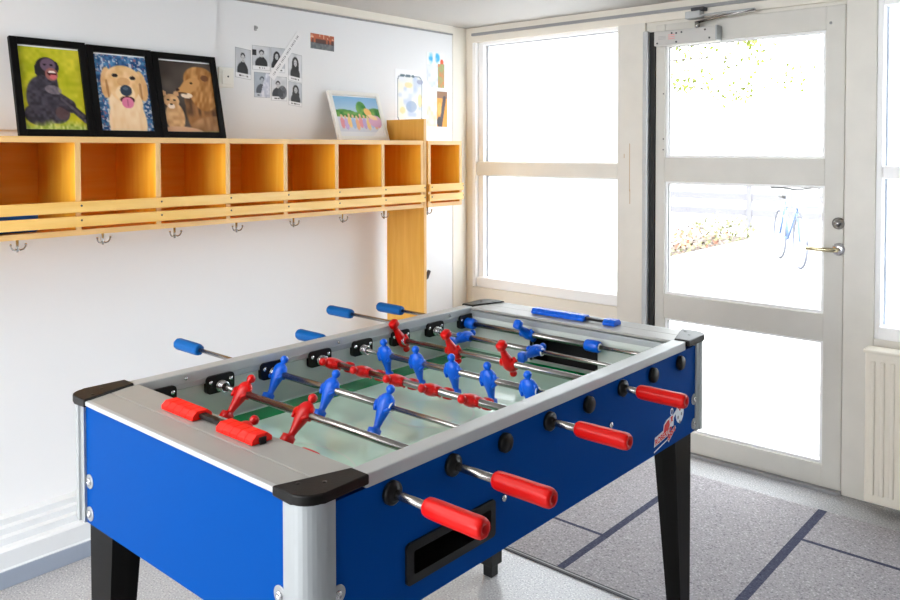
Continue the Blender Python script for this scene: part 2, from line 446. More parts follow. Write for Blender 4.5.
# ------------------------------------------------------------------ coat rack with cubby holes on the left wall
XF = -2.61
ZB, ZT = 1.125, 1.4445
def rack(name, label, y0, y1, divs, hooks):
    t = thing(name, label, 'coat rack', (XW, (y0 + y1) / 2, ZB), 0, 'wooden cubby racks on the left wall')
    def P(bm_, nm, m): return wpart(bm_.build(nm, m), t)
    b = MB(); b.box((XW + .001, y0, ZT - .019), (XF, y1, ZT), M_ply); b.box((XF, y0, ZT - .019), (XF + .003, y1, ZT), M_edge); P(b, 'top_board', M_ply)
    b = MB(); b.box((XW + .001, y0, ZB), (XF, y1, ZB + .018), M_ply); b.box((XF, y0, ZB), (XF + .003, y1, ZB + .018), M_edge); P(b, 'bottom_board', M_ply)
    b = MB(); b.box((XW + .001, y0 + .001, ZB + .018), (XW + .010, y1 - .001, ZT - .019)); P(b, 'back_panel', M_ply)
    for d in divs:
        b = MB(); b.box((XW + .010, d - .009, ZB + .018), (XF, d + .009, ZT - .019), M_ply_z); b.box((XF, d - .009, ZB + .018), (XF + .003, d + .009, ZT - .019), M_edge_z)
        P(b, 'divider', M_ply_z)
    for z0, z1 in ((1.200, 1.2355), (1.1535, 1.188)):
        b = MB(); b.box((XF + .003, y0, z0), (XF + .017, y1, z1), M_pine, .002); s = P(b, 'slat', M_pine)
        for d in divs:
            b = MB(); b.lathe([(0, 0), (.0035, 0), (.003, .0015), (0, .0015)], M_dark, 8, tr(XF + .017, d + .004, (z0 + z1) / 2 + .004) @ TO_X)
            o = b.build('screw', M_dark); o.parent = s
    for h in hooks:
        b = MB(); x = -2.735; z = ZB
        b.lathe([(0, -.002), (.010, -.002), (.010, 0), (0, 0)], M_hook, 12, tr(x, h, z))
        b.tube([(x, h, z), (x, h, z - .046), (x, h, z - .052)], [.0042, .0042, .003], M_hook, 10)
        for s in (-1, 1):
            b.tube([(x, h, z - .040), (x + .004, h + s * .008, z - .045), (x + .007, h + s * .017, z - .042), (x + .008, h + s * .022, z - .034), (x + .008, h + s * .023, z - .028)], [.003, .0028, .0026, .0026, .0024], M_hook, 8)
            b.ball((x + .008, h + s * .023, z - .027), .0042, M_hook, n=8)
        P(b, 'coat_hook', M_hook)
    return t
D = [.30, .58, .865, 1.148, 1.426, 1.706, 1.972, 2.240, 2.512, 2.770]
rack('cubby_coat_rack', 'long wooden coat rack of open cubbies carrying the framed pictures on the left wall', D[0] - .009, D[-1] + .009, D,
     [.7225, 1.008, 1.286, 1.558, 1.826, 2.108, 2.382, 2.640])
rack('cubby_coat_rack', 'single wooden cubby coat rack by the window, right of the upright board', 2.811, 3.060, [2.820, 3.051], [2.943])
b = MB()
b.box((-2.868, 2.788, .165), (XF - .004, 2.803, 1.549), M_board, .002)
b.box((XF - .004, 2.788, .165), (XF - .001, 2.803, 1.549), M_edge_z)
ub = tag(b.build('upright_board', M_board), 'tall ochre wooden board standing between the two cubby racks', 'board')
b = MB(); b.tube([(XF - .02, 2.802, .775), (XF - .02, 2.824, .785), (XF - .018, 2.840, .815)], [.009, .011, .009], M_dark, 10)
b.build('clip', mat('dark_clip', (84, 76, 66), .5), ub)
b = MB(); b.box((-2.88, .89, ZB + .0182), (-2.64, 1.04, ZB + .080), M_bin, .01)
tag(b.build('storage_box', M_bin), 'flat blue box lying in the leftmost visible cubby behind the slats', 'box')

# ------------------------------------------------------------------ printed pictures
def hsh(i, j, s):
    n = (i * 374761393 + j * 668265263 + s * 982451653) & 0xffffffff
    n = ((n ^ (n >> 13)) * 1274126177) & 0xffffffff
    return ((n ^ (n >> 16)) & 0xffff) / 65535.0
def vn(x, y, s=0):
    i, j = math.floor(x), math.floor(y); fx, fy = x - i, y - j
    fx = fx * fx * (3 - 2 * fx); fy = fy * fy * (3 - 2 * fy)
    a = hsh(i, j, s) * (1 - fx) + hsh(i + 1, j, s) * fx; c = hsh(i, j + 1, s) * (1 - fx) + hsh(i + 1, j + 1, s) * fx
    return a * (1 - fy) + c * fy
def mixc(a, c, t):
    t = max(0, min(1, t)); return tuple(p + (q - p) * t for p, q in zip(a, c))
def ell(u, v, cx, cy, rx, ry, rot=0, soft=.12):
    x, y = u - cx, v - cy
    if rot: c, s = math.cos(rot), math.sin(rot); x, y = c * x + s * y, -s * x + c * y
    return max(0, min(1, (1 - math.hypot(x / rx, y / ry)) / soft))
def cap(u, v, ax, ay, bx, by, r, soft=.25):
    dx, dy = bx - ax, by - ay; t = max(0, min(1, ((u - ax) * dx + (v - ay) * dy) / (dx * dx + dy * dy)))
    return max(0, min(1, (1 - math.hypot(u - ax - t * dx, v - ay - t * dy) / r) / soft))

def print_mesh(name, corners, nx, ny, fn, m, parent=None, thick=0.0012):
    """flat print: TL, TR, BR, BL corners; fn(u, v) gives the ink colour; a thin sheet with real thickness"""
    TL, TR, BR, BL = [Vector(c) for c in corners]
    nrm = (TR - TL).cross(BL - TL).normalized() * -1
    bm_ = bmesh.new(); g = []
    for j in range(ny + 1):
        v = j / ny; row = []
        for i in range(nx + 1):
            u = i / nx
            row.append(bm_.verts.new((TL * (1 - u) + TR * u) * (1 - v) + (BL * (1 - u) + BR * u) * v))
        g.append(row)
    for j in range(ny):
        for i in range(nx): bm_.faces.new((g[j][i], g[j + 1][i], g[j + 1][i + 1], g[j][i + 1]))
    rim = [g[0][i] for i in range(nx + 1)] + [g[j][nx] for j in range(1, ny + 1)] + [g[ny][i] for i in range(nx - 1, -1, -1)] + [g[j][0] for j in range(ny - 1, 0, -1)]
    nb = nrm * -thick
    back = [bm_.verts.new(p.co + nb) for p in rim]
    for k in range(len(rim)):
        k2 = (k + 1) % len(rim); bm_.faces.new((rim[k], rim[k2], back[k2], back[k]))
    bm_.faces.new(back)
    bmesh.ops.recalc_face_normals(bm_, faces=bm_.faces[:])
    me = bpy.data.meshes.new(name); bm_.verts.index_update(); idx = {}
    nfront = (nx + 1) * (ny + 1)
    bm_.to_mesh(me); bm_.free()
    ca = me.color_attributes.new('print', 'FLOAT_COLOR', 'POINT')
    k = 0
    for j in range(ny + 1):
        for i in range(nx + 1):
            c = fn(i / nx, j / ny); ca.data[k].color = L4(tuple(max(0, min(255, q)) for q in c)); k += 1
    for q in range(k, len(me.vertices)): ca.data[q].color = (.8, .8, .8, 1)
    me.materials.append(m)
    o = bpy.data.objects.new(name, me); COL.objects.link(o)
    if parent is not None: o.parent = parent
    return o

def art_ape(u, v):
    u = .42 + (u - .42) / 1.1; v = .9 + (v - .9) / 1.06
    n = vn(u * 5, v * 7, 1) * .6 + vn(u * 18, v * 22, 2) * .4
    c = mixc((150, 160, 20), (226, 214, 60), n + .25 * u - .1)
    gr = (v - .86 - .05 * vn(u * 14, 0, 3)) * 14
    blk = (40, 38, 46); hl = (92, 88, 104)
    fur = mixc(blk, hl, vn(u * 24, v * 30, 4) * .7)
    body = max(ell(u, v, .34, .64, .25, .27, -.15), ell(u, v, .30, .82, .27, .14), ell(u, v, .52, .80, .20, .13), ell(u, v, .42, .48, .17, .2))
    c = mixc(c, fur, body * 1.5)
    c = mixc(c, (96, 70, 72), ell(u, v, .60, .80, .11, .08) * .7)
    c = mixc(c, fur, max(cap(u, v, .50, .60, .74, .72, .085), cap(u, v, .72, .71, .95, .87, .05)) * 1.3)
    c = mixc(c, (104, 96, 112), max(cap(u, v, .60, .63, .90, .83, .018) * .5, ell(u, v, .96, .885, .06, .025)))
    c = mixc(c, (36, 34, 40), max(ell(u, v, .44, .27, .17, .115), ell(u, v, .30, .31, .05, .07), ell(u, v, .57, .27, .05, .07)) * 1.5)
    c = mixc(c, (104, 84, 104), ell(u, v, .46, .25, .12, .085))
    c = mixc(c, (150, 96, 92), ell(u, v, .50, .355, .10, .08))
    c = mixc(c, (70, 22, 24), ell(u, v, .505, .345, .075, .028)); c = mixc(c, (240, 226, 216), ell(u, v, .505, .328, .06, .011))
    c = mixc(c, (206, 108, 110), ell(u, v, .52, .385, .055, .03))
    for ex in (.41, .51): c = mixc(c, (24, 20, 26), ell(u, v, ex, .245, .025, .014))
    c = mixc(c, (132, 122, 132), ell(u, v, .50, .535, .13, .055, .1) * (.5 + .5 * vn(u * 40, v * 40, 7)))
    c = mixc(c, mixc((120, 150, 40), (232, 232, 150), vn(u * 34, v * 30, 5)), gr * .9)
    return c
def art_dog(u, v):
    u = .52 + (u - .52) / 1.14; v = .5 + (v - .5) / 1.08
    n = vn(u * 34, v * 44, 11)
    c = mixc((28, 62, 110), (92, 150, 200), vn(u * 20, v * 26, 12))
    if n > .74: c = mixc(c, (206, 214, 226), .9)
    elif n < .17: c = mixc(c, (170, 110, 120), .8)
    fur = mixc((226, 178, 120), (250, 214, 164), vn(u * 16, v * 20, 13)); chest = mixc((240, 204, 158), (252, 226, 190), vn(u * 22, v * 12, 14))
    c = mixc(c, chest, max(ell(u, v, .52, .86, .33, .38), ell(u, v, .52, .62, .30, .22)) * 1.6)
    c = mixc(c, mixc(fur, (196, 136, 78), .3), max(ell(u, v, .235, .38, .10, .2, .12), ell(u, v, .82, .40, .10, .2, -.18)) * 1.4)
    c = mixc(c, fur, max(ell(u, v, .52, .33, .31, .18), ell(u, v, .52, .42, .26, .2)) * 1.6)
    c = mixc(c, (160, 104, 60), max(cap(u, v, .235, .36, .245, .54, .02), cap(u, v, .795, .38, .80, .55, .02)) * .7)
    c = mixc(c, (252, 226, 186), ell(u, v, .53, .50, .17, .11) * .8)
    c = mixc(c, (206, 146, 92), ell(u, v, .52, .36, .12, .06) * .5)
    for ex, ey in ((.385, .285), (.68, .305)): c = mixc(c, (40, 32, 34), ell(u, v, ex, ey, .05, .027) * 1.5)
    c = mixc(c, (52, 66, 84), ell(u, v, .545, .465, .105, .072) * 1.5); c = mixc(c, (96, 116, 136), ell(u, v, .54, .44, .05, .02) * .7)
    c = mixc(c, (60, 24, 30), ell(u, v, .55, .58, .13, .05)); c = mixc(c, (224, 128, 162), ell(u, v, .55, .615, .105, .072) * 1.5)
    c = mixc(c, (170, 80, 116), cap(u, v, .55, .58, .55, .65, .012) * .7)
    return c
def art_lion(u, v):
    u = .62 + (u - .60) / 1.16; v = .5 + (v - .53) / 1.1
    c = mixc((62, 54, 50), (100, 90, 84), vn(u * 5, v * 6, 21))
    mane = mixc((150, 98, 50), (222, 168, 104), vn(u * 26 + v * 8, v * 14, 22)); dk = mixc((84, 60, 44), (176, 124, 76), vn(u * 22, v * 12, 23))
    c = mixc(c, dk, max(ell(u, v, .80, .66, .36, .38), ell(u, v, .70, .52, .26, .24)) * 1.4)
    c = mixc(c, mixc((150, 108, 70), (206, 158, 110), vn(u * 20, v * 9, 26)), ell(u, v, .95, .92, .5, .22) * .8)
    c = mixc(c, mane, max(ell(u, v, .80, .36, .27, .30), ell(u, v, .74, .25, .27, .19), ell(u, v, .62, .34, .2, .14, -.3)) * 1.5)
    c = mixc(c, (206, 152, 92), max(ell(u, v, .56, .33, .2, .085, -.5), ell(u, v, .46, .38, .11, .05, -.3)) * 1.4)
    c = mixc(c, (240, 220, 196), ell(u, v, .50, .455, .10, .035)); c = mixc(c, (52, 36, 30), ell(u, v, .365, .385, .03, .02)); c = mixc(c, (60, 40, 30), cap(u, v, .38, .425, .5, .43, .012) * .8)
    c = mixc(c, (38, 28, 22), ell(u, v, .60, .29, .03, .013) * 1.5); c = mixc(c, (120, 78, 50), ell(u, v, .84, .215, .07, .045))
    cub = mixc((190, 142, 96), (232, 190, 140), vn(u * 20, v * 20, 24))
    c = mixc(c, cub, max(ell(u, v, .27, .74, .16, .2), ell(u, v, .24, .53, .13, .09)) * 1.4)
    for ex in (.13, .33): c = mixc(c, (206, 160, 116), ell(u, v, ex, .44, .045, .035) * 1.5)
    c = mixc(c, (244, 226, 204), ell(u, v, .23, .60, .06, .035)); c = mixc(c, (60, 44, 36), max(ell(u, v, .19, .52, .022, .012), ell(u, v, .29, .52, .022, .012), ell(u, v, .235, .575, .022, .014)))
    c = mixc(c, (220, 176, 140), ell(u, v, .30, .95, .45, .10) * 1.3)
    c = mixc(c, mixc((110, 112, 70), (160, 160, 110), vn(u * 30, v * 30, 25)), (u - .5) * 6 * max(0, min(1, (v - .9) * 20)))
    if .5 < u < .9 and abs(v - (.945 + .012 * math.sin(u * 70))) < .012: c = (44, 38, 34)
    return c
def art_park(u, v):
    c = mixc((136, 186, 226), (196, 220, 236), v * 2.2)
    if v > .45: c = (222, 226, 238)
    g = mixc((46, 120, 66), (140, 186, 96), vn(u * 14, v * 12, 31))
    c = mixc(c, g, max(ell(u, v, .18, .42, .3, .10), ell(u, v, .9, .42, .22, .16), ell(u, v, .60, .30, .12, .20), ell(u, v, .5, .46, .4, .08)) * 1.5)
    for k in range(11):
        x = .12 + k * .082; y = .66 + .03 * math.sin(k * 2.1); col = ((236, 160, 170), (200, 180, 226), (250, 214, 150), (178, 206, 240), (244, 190, 150))[k % 5]
        c = mixc(c, col, ell(u, v, x, y, .048, .15) * 1.4); c = mixc(c, (240, 200, 160), ell(u, v, x, y - .17, .026, .045))
    c = mixc(c, (248, 196, 120), ell(u, v, .73, .38, .08, .12, -.4)); c = mixc(c, (226, 178, 206), ell(u, v, .86, .60, .16, .16, .5))
    c = mixc(c, (250, 216, 170), ell(u, v, .82, .5, .12, .06, .5))
    if v > .88 - .0 * u: c = (240, 242, 246)
    if u + v * .9 > 1.62 and v > .68: c = (250, 250, 250)
    return c

def framed(name, label, cat, yb0, yb1, ztop, m, fw, artfn, xb=-2.80, xt=-2.880, nx=60, ny=84, mount=.0):
    """picture frame leaning back against the wall: bottom edge at xb, top edge at xt"""
    zb = ZT + .0046
    t = thing(name, label, cat, (xb, (yb0 + yb1) / 2, zb), 0, 'black framed animal prints on the rack' if m is M_frameblk else None)
    W = yb1 - yb0; H = math.hypot(ztop - zb, xb - xt); a = math.atan2(xb - xt, ztop - zb)
    t.rotation_euler = (0, -a, 0)
    f = MB(); dpt = .018
    f.box((-dpt, -W / 2, 0), (0, -W / 2 + fw, H), m, .0015); f.box((-dpt, W / 2 - fw, 0), (0, W / 2, H), m, .0015)
    f.box((-dpt, -W / 2 + fw, 0), (0, W / 2 - fw, fw), m, .0015); f.box((-dpt, -W / 2 + fw, H - fw), (0, W / 2 - fw, H), m, .0015)
    f.build('frame', m, t)
    f = MB(); f.box((-dpt + .001, -W / 2 + fw * .5, fw * .5), (-.012, W / 2 - fw * .5, H - fw * .5), M_paper); f.build('backing', M_paper, t)
    y0, y1, z0, z1 = -W / 2 + fw + mount, W / 2 - fw - mount, fw + mount, H - fw - mount
    print_mesh('picture', [(-.010, y0, z1 - .006), (-.010, y1, z1 - .006), (-.010, y1, z0), (-.010, y0, z0)], nx, ny, artfn, M_gprint, t)
    return t
framed('picture_frame', 'black framed print of a laughing dark ape on green grass', 'picture', 1.045, 1.299, 1.786, M_frameblk, .024, art_ape)
framed('picture_frame', 'black framed print of a golden dog on a speckled blue background', 'picture', 1.302, 1.550, 1.782, M_frameblk, .024, art_dog)
framed('picture_frame', 'black framed print of a lion nuzzling its cub', 'picture', 1.553, 1.828, 1.780, M_frameblk, .024, art_lion)
framed('picture_frame', 'white framed colourful drawing of a crowd under trees, leaning on the rack', 'picture', 2.424, 2.745, 1.680, M_framewht, .018, art_park, nx=70, ny=52)

# ---- black and white portrait sheets on the wall
def wallsheet(y0, y1, z0, z1, skew=0, lift=.0010):
    x = XW + lift
    return [(x, y0, z1), (x, y1, z1 + skew), (x, y1, z0 + skew), (x, y0, z0)]
def portrait(kind):
    def fn(u, v):
        c = (226, 228, 232) if kind % 2 else (206, 210, 216)
        c = mixc(c, (170, 174, 182), vn(u * 4, v * 4, 40 + kind) * .6)
        hx, hy = .48 + .06 * math.sin(kind * 2.3), .30 + .02 * (kind % 3)
        c = mixc(c, (34, 34, 38), max(ell(u, v, hx - .02, .75, .36, .30), ell(u, v, hx, .62, .22, .2)) * 1.5)
        if kind in (2, 3, 6): c = mixc(c, (26, 26, 30), max(ell(u, v, hx, hy + .06, .25, .26), ell(u, v, hx, hy + .2, .27, .2)) * 1.6)
        else: c = mixc(c, (40, 40, 44), ell(u, v, hx, hy - .05, .15, .12) * 1.5)
        c = mixc(c, (196, 196, 200), ell(u, v, hx, hy + .03, .12, .13) * 1.5)
        for e in (-.05, .05): c = mixc(c, (50, 50, 54), ell(u, v, hx + e, hy + .01, .025, .015))
        c = mixc(c, (110, 108, 110), ell(u, v, hx, hy + .09, .05, .012))
        if v > .84: c = (236, 237, 240)
        if .88 < v < .94 and .2 < u < .8 and vn(u * 30, 3, kind) > .4: c = (60, 60, 66)
        if kind == 1 and u < .25 and .18 < v < .4: c = (40, 40, 46)
        if kind == 5: c = mixc(c, (60, 60, 66), ell(u, v, .7, .65, .3, .3) * (.6 + .4 * vn(u * 20, v * 20, 9)))
        if kind == 4 and u + .4 * v > .75: c = mixc((230, 232, 240), (170, 176, 196), vn(u * 12, v * 12, 8))
        if kind == 4 and u + .4 * v <= .75: c = mixc(c, (130, 146, 166), .4)
        if min(u, 1 - u) < .03 or min(v, 1 - v) < .02: c = mixc(c, (90, 92, 98), .5)
        return c
    return fn
def yz(y, z): return y * .9864, 1.4 + (z - 1.4) * .9864
PH = [(1.970, 2.050, 1.842, 1.713, -.008, 'portrait of a person in a dark jumper, leftmost of the wall cluster'),
      (2.056, 2.150, 1.858, 1.752, 0, 'portrait of a short-haired person, second sheet in the top row'),
      (2.153, 2.231, 1.858, 1.748, 0, 'portrait of a long-haired person behind the paper ribbon'),
      (2.249, 2.327, 1.845, 1.718, -.01, 'portrait of a long-haired person right of the paper ribbon'),
      (2.065, 2.149, 1.742, 1.632, 0, 'glossy pale grey portrait in the lower row, left end'),
      (2.155, 2.241, 1.730, 1.622, 0, 'portrait of a person in dark patterned clothes, middle of the lower row'),
      (2.250, 2.326, 1.714, 1.606, -.008, 'portrait with white band, lowest right sheet of the cluster')]
for k, (y0, y1, z1, z0, sk_, lab) in enumerate(PH):
    (ya, za), (yb, zb) = yz(y0, z0), yz(y1, z1)
    tag(print_mesh('portrait_sheet', wallsheet(ya, yb, za, zb, sk_), 28, 38, portrait(k), M_print), 'black and white ' + lab, 'photo', 'portrait sheets on the wall')
# paper ribbon with lettering hung across the portraits
def art_ribbon(u, v):
    c = (236, 236, 238)
    if .3 < v < .7 and .06 < u < .97:
        p = (u * 34) % 1; q = int(u * 34)
        if q % 6 != 5 and (p < .28 or (p < .8 and abs(v - (.3, .5, .7)[q % 3]) < .09)): c = (96, 96, 104)
    return c
ra, rb = Vector((XW + .003, 2.281, 1.926)), Vector((XW + .003, 2.126, 1.717))
dr = (rb - ra).normalized(); pr = Vector((0, -dr.z, dr.y)) * .017
tag(print_mesh('paper_ribbon', [rb + pr * -1, ra + pr * -1, ra + pr, rb + pr], 204, 10, art_ribbon, M_print, None, .003), 'white paper ribbon with small lettering hung slantwise over the portraits', 'ribbon')
def art_card(u, v):
    c = mixc((150, 84, 62), (206, 108, 72), vn(u * 6, v * 6, 51))
    if v > .55: c = mixc((92, 98, 104), (130, 132, 134), vn(u * 16, v * 6, 52))
    if v > .3 and hsh(int(u * 15), 3, 5) > .45 and v < .62: c = mixc(c, (60, 50, 52), .7)
    if v < .3 and vn(u * 18, v * 8, 53) > .72: c = (226, 190, 160)
    return c
(ya, za), (yb, zb) = yz(2.378, 1.875), yz(2.52, 1.946)
tag(print_mesh('postcard', wallsheet(ya, yb, za, zb, -.004), 36, 20, art_card, M_print), 'small orange and grey postcard stuck high on the wall', 'postcard')
def art_map(u, v):
    c = (240, 242, 246)
    e = max(abs(u - .5) / .43, abs(v - .56) / .43)
    d = math.hypot(max(0, abs(u - .5) - .30), max(0, abs(v - .57) - .33))
    if d < .13: c = mixc((226, 232, 240), (244, 238, 214), vn(u * 5, v * 6, 61)); c = mixc(c, (190, 204, 226), (vn(u * 6, v * 8, 62) - .55) * 2.5)
    if .105 < d < .13: c = (110, 124, 140)
    c = mixc(c, (150, 172, 204), ell(u, v, .55, .72, .2, .12) * .8); c = mixc(c, (246, 214, 130), (ell(u, v, .25, .8, .1, .07) + ell(u, v, .45, .3, .14, .06) + ell(u, v, .85, .6, .08, .14)) * .6)
    c = mixc(c, (150, 158, 186), ell(u, v, .85, .22, .12, .05) * .8)
    if .09 < v < .15 and .18 < u < .66: c = mixc(c, (74, 100, 110), .85 if vn(u * 26, v * 10, 63) > .3 else .1)
    return c
(ya, za), (yb, zb) = yz(2.930, 1.555), yz(3.150, 1.822)
tag(print_mesh('poster', wallsheet(ya, yb, za, zb), 48, 58, art_map, M_print), 'pale map poster with a dark curved border above the ochre board', 'poster', 'posters near the window corner')
def art_kids(u, v):
    c = (240, 243, 248)
    c = mixc(c, (70, 180, 230), (ell(u, v, .22, .16, .15, .20, 0, .5) + ell(u, v, .60, .14, .17, .18, 0, .5)) * 1.3 * (.25 + vn(u * 9, v * 11, 73)))
    c = mixc(c, (230, 96, 56), ell(u, v, .86, .26, .10, .10) * 1.4)
    if u > .62 and v > .3: c = mixc((150, 170, 110), (214, 130, 80), vn(u * 12, v * 14, 71))
    elif v > .35: c = mixc(c, (196, 206, 232), vn(u * 7, v * 9, 72) * .8)
    return c
(ya, za), (yb, zb) = yz(3.172, 1.742), yz(3.312, 1.93)
tag(print_mesh('poster', wallsheet(ya, yb, za, zb), 36, 44, art_kids, M_print), 'white poster with blue shapes, upper one beside the window corner', 'poster', 'posters near the window corner')
def art_orange(u, v):
    c = (240, 240, 244)
    if u < .48: c = mixc(c, (250, 206, 170), vn(u * 8, v * 8, 81) * 1.0 if v > .3 else .2)
    else:
        c = (240, 160, 60) if v > .2 else (150, 110, 80)
        c = mixc(c, (84, 70, 72), cap(u, v, .86, .2, .66, 1.0, .09) * 1.2); c = mixc(c, (70, 60, 60), ell(u, v, .60, .86, .12, .16))
        c = mixc(c, (250, 196, 110), ell(u, v, .62, .5, .1, .2) * .6)
    return c
(ya, za), (yb, zb) = yz(3.172, 1.528), yz(3.336, 1.722)
tag(print_mesh('poster', wallsheet(ya, yb, za, zb), 36, 44, art_orange, M_print), 'white and orange poster, lower one beside the window corner', 'poster', 'posters near the window corner')
# switch plate and small hook
sw = thing('light_switch', 'cream wall switch plate between the lion picture and the portraits', 'switch', (XW, 1.894, 1.703))
b = MB(); b.box((0, -.036, -.042), (.010, .036, .042), M_switch, .003); b.build('plate', M_switch, sw)
b = MB(); b.box((.010, -.022, -.028), (.014, .022, .028), M_switch, .002); b.build('rocker', M_switch, sw)
b = MB(); b.lathe([(0, 0), (.004, 0), (.004, .001), (0, .001)], M_dark, 10, tr(.0138, .006, .004) @ TO_X); b.build('indicator', M_dark, sw)
b = MB(); b.box((XW, 2.038, 1.914), (XW + .006, 2.050, 1.936), M_grey, .002); b.tube([(XW + .006, 2.044, 1.928), (XW + .016, 2.044, 1.922), (XW + .018, 2.044, 1.930)], .002, M_grey, 8)
tag(b.build('wall_hook', M_grey), 'tiny grey hook on the bare wall above the portraits', 'hook')

# ------------------------------------------------------------------ foosball table
T = thing('foosball_table', 'blue football table with red and blue players in the middle of the room', 'game table', (-1.290, 1.404, 0), math.radians(.1))
HW, HL, TOP, BOT = .386, .690, .898, .644
PX, PY = HW - .008, HL - .008           # outer faces of the panels
EY = .560                               # inner face of the end walls
FZ = .767                               # playing surface
ZR = .850
RYS = [-.512 + .1495 * i for i in range(8)]
def tp(bm_, name, m, parent=T): return bm_.build(name, m, parent)
# long side panels
hx0, hx1, hz0, hz1 = -.466, -.258, .6965, .739   # ball-return opening in the near long side
b = MB()
for (y0, y1, z0, z1) in ((-PY + .04, hx0, BOT, .874), (hx1, PY - .04, BOT, .874), (hx0, hx1, BOT, hz0), (hx0, hx1, hz1, .874)):
    b.box((PX - .02, y0, z0), (PX, y1, z1), M_blue)
tp(b, 'side_panel', M_blue)
b = MB(); b.box((-PX, -PY + .04, BOT), (-PX + .02, PY - .04, .874), M_blue); tp(b, 'side_panel', M_blue)
for s in (-1, 1):
    b = MB(); b.box((-PX + .04, s * PY, BOT), (PX - .04, s * (PY - .02), .888), M_blue); tp(b, 'end_panel', M_blue)
# ball return: frame and dark tray
b = MB()
yo0, yo1, zo0, zo1 = -.480, -.244, .682, .752
fi = .0015
outer = rrect(yo1 - yo0, zo1 - zo0, .008, 4, (yo0 + yo1) / 2, (zo0 + zo1) / 2)
inner = rrect(hx1 - hx0 - 2 * fi, hz1 - hz0 - 2 * fi, .004, 4, (hx0 + hx1) / 2, (hz0 + hz1) / 2)
t_ = bmesh.new(); LO = []
for pts, xx in ((outer, PX), (outer, PX + .005), (inner, PX + .006), (inner, PX - .021)): LO.append([t_.verts.new((xx, p[0], p[1])) for p in pts])
for ra_, rb_ in zip(LO, LO[1:]):
    for k in range(len(ra_)): t_.faces.new((ra_[k], ra_[(k + 1) % len(ra_)], rb_[(k + 1) % len(ra_)], rb_[k]))
b._merge(t_, M_black, False, None)
br = tp(b, 'ball_return', M_black)
b = MB(); b.box((PX - .11, hx0, hz0 - .004), (PX - .02, hx1, hz0), M_void); b.box((PX - .114, hx0, hz0), (PX - .11, hx1, hz1), M_void)
b.box((PX - .11, hx0, hz1), (PX - .02, hx1, hz1 + .004), M_void)
for y in (hx0 - .003, hx1): b.box((PX - .11, y, hz0), (PX - .02, y + .003, hz1), M_void)
b.build('tray', M_void, br)
# corner posts of aluminium, rounded outside
for sx in (-1, 1):
    for sy in (-1, 1):
        r = .036; pts = []
        X1, Y1 = HW, HL
        pts.append((X1 - .058, Y1 - .003)); pts.append((X1 - r - .006, Y1 - .004)); pts.append((X1 - r - .004, Y1))
        for k in range(9):
            a = PI / 2 - PI / 2 * k / 8
            pts.append((X1 - r + r * math.cos(a), Y1 - r + r * math.sin(a)))
        pts += [(X1, Y1 - r - .004), (X1 - .004, Y1 - r - .006), (X1 - .003, Y1 - .058), (X1 - .024, Y1 - .058), (X1 - .024, Y1 - .024), (X1 - .058, Y1 - .024)]
        pts = [(sx * x, sy * y) for x, y in pts]
        if sx * sy < 0: pts = pts[::-1]
        b = MB(); b.prism(pts, .888 - BOT, M_alu, base=BOT, smooth=False); tp(b, 'corner_post', M_alu)
# corner caps
for sx in (-1, 1):
    for sy in (-1, 1):
        r = .036; X1, Y1 = HW + .004, HL + .004
        pts = [(X1 - .080, Y1)]
        for k in range(9):
            a = PI / 2 - PI / 2 * k / 8
            pts.append((X1 - r + r * math.cos(a), Y1 - r + r * math.sin(a)))
        pts += [(X1, Y1 - .125), (X1 - .042, Y1 - .125)]
        pts = [(sx * x, sy * y) for x, y in pts]
        if sx * sy < 0: pts = pts[::-1]
        b = MB(); b.prism(pts, .0165, M_brownblk, base=.884, bev=.003)
        for (px_, py_) in ((X1 - .055, Y1 - .03), (X1 - .03, Y1 - .06)):
            b.lathe([(0, 0), (.004, 0), (.004, .0006), (0, .0006)], M_black, 10, tr(sx * px_, sy * py_, .9005))
        tp(b, 'corner_cap', M_brownblk)
# long top rails
for s in (-1, 1):
    b = MB()
    b.box((s * .344, -HL + .122, .874), (s * .381, HL - .122, TOP - .001), M_alul, .0025)
    b.box((s * .3435, -HL + .122, .862), (s * .350, HL - .122, .876), M_alu, .001)
    rl = tp(b, 'top_rail', M_alul)
    for y in (-.45, .003, .455):
        b = MB(); b.ball((s * .3425, y, .885), .0042, M_hook, n=10); b.build('screw', M_hook, rl)
# end tops, with a shallow groove along the middle and a light aluminium lip
for s in (-1, 1):
    b = MB()
    b.box((-.344, s * EY, .888), (.344, s * (HL - .062), TOP - .002), M_endtop, .0015)
    b.box((-.33, s * (HL - .060), .888), (.33, s * (HL - .006), TOP - .002), M_endtop, .0015)
    b.box((-.33, s * (HL - .062), .888), (.33, s * (HL - .060), TOP - .0045), M_grey)
    b.box((-HW + .05, s * (HL - .010), .887), (HW - .05, s * (HL + .001), TOP - .0015), M_alul, .002)
    b.box((-.344, s * (EY - .0015), .868), (.344, s * EY, .886), M_alu)
    tp(b, 'end_top', M_endtop)
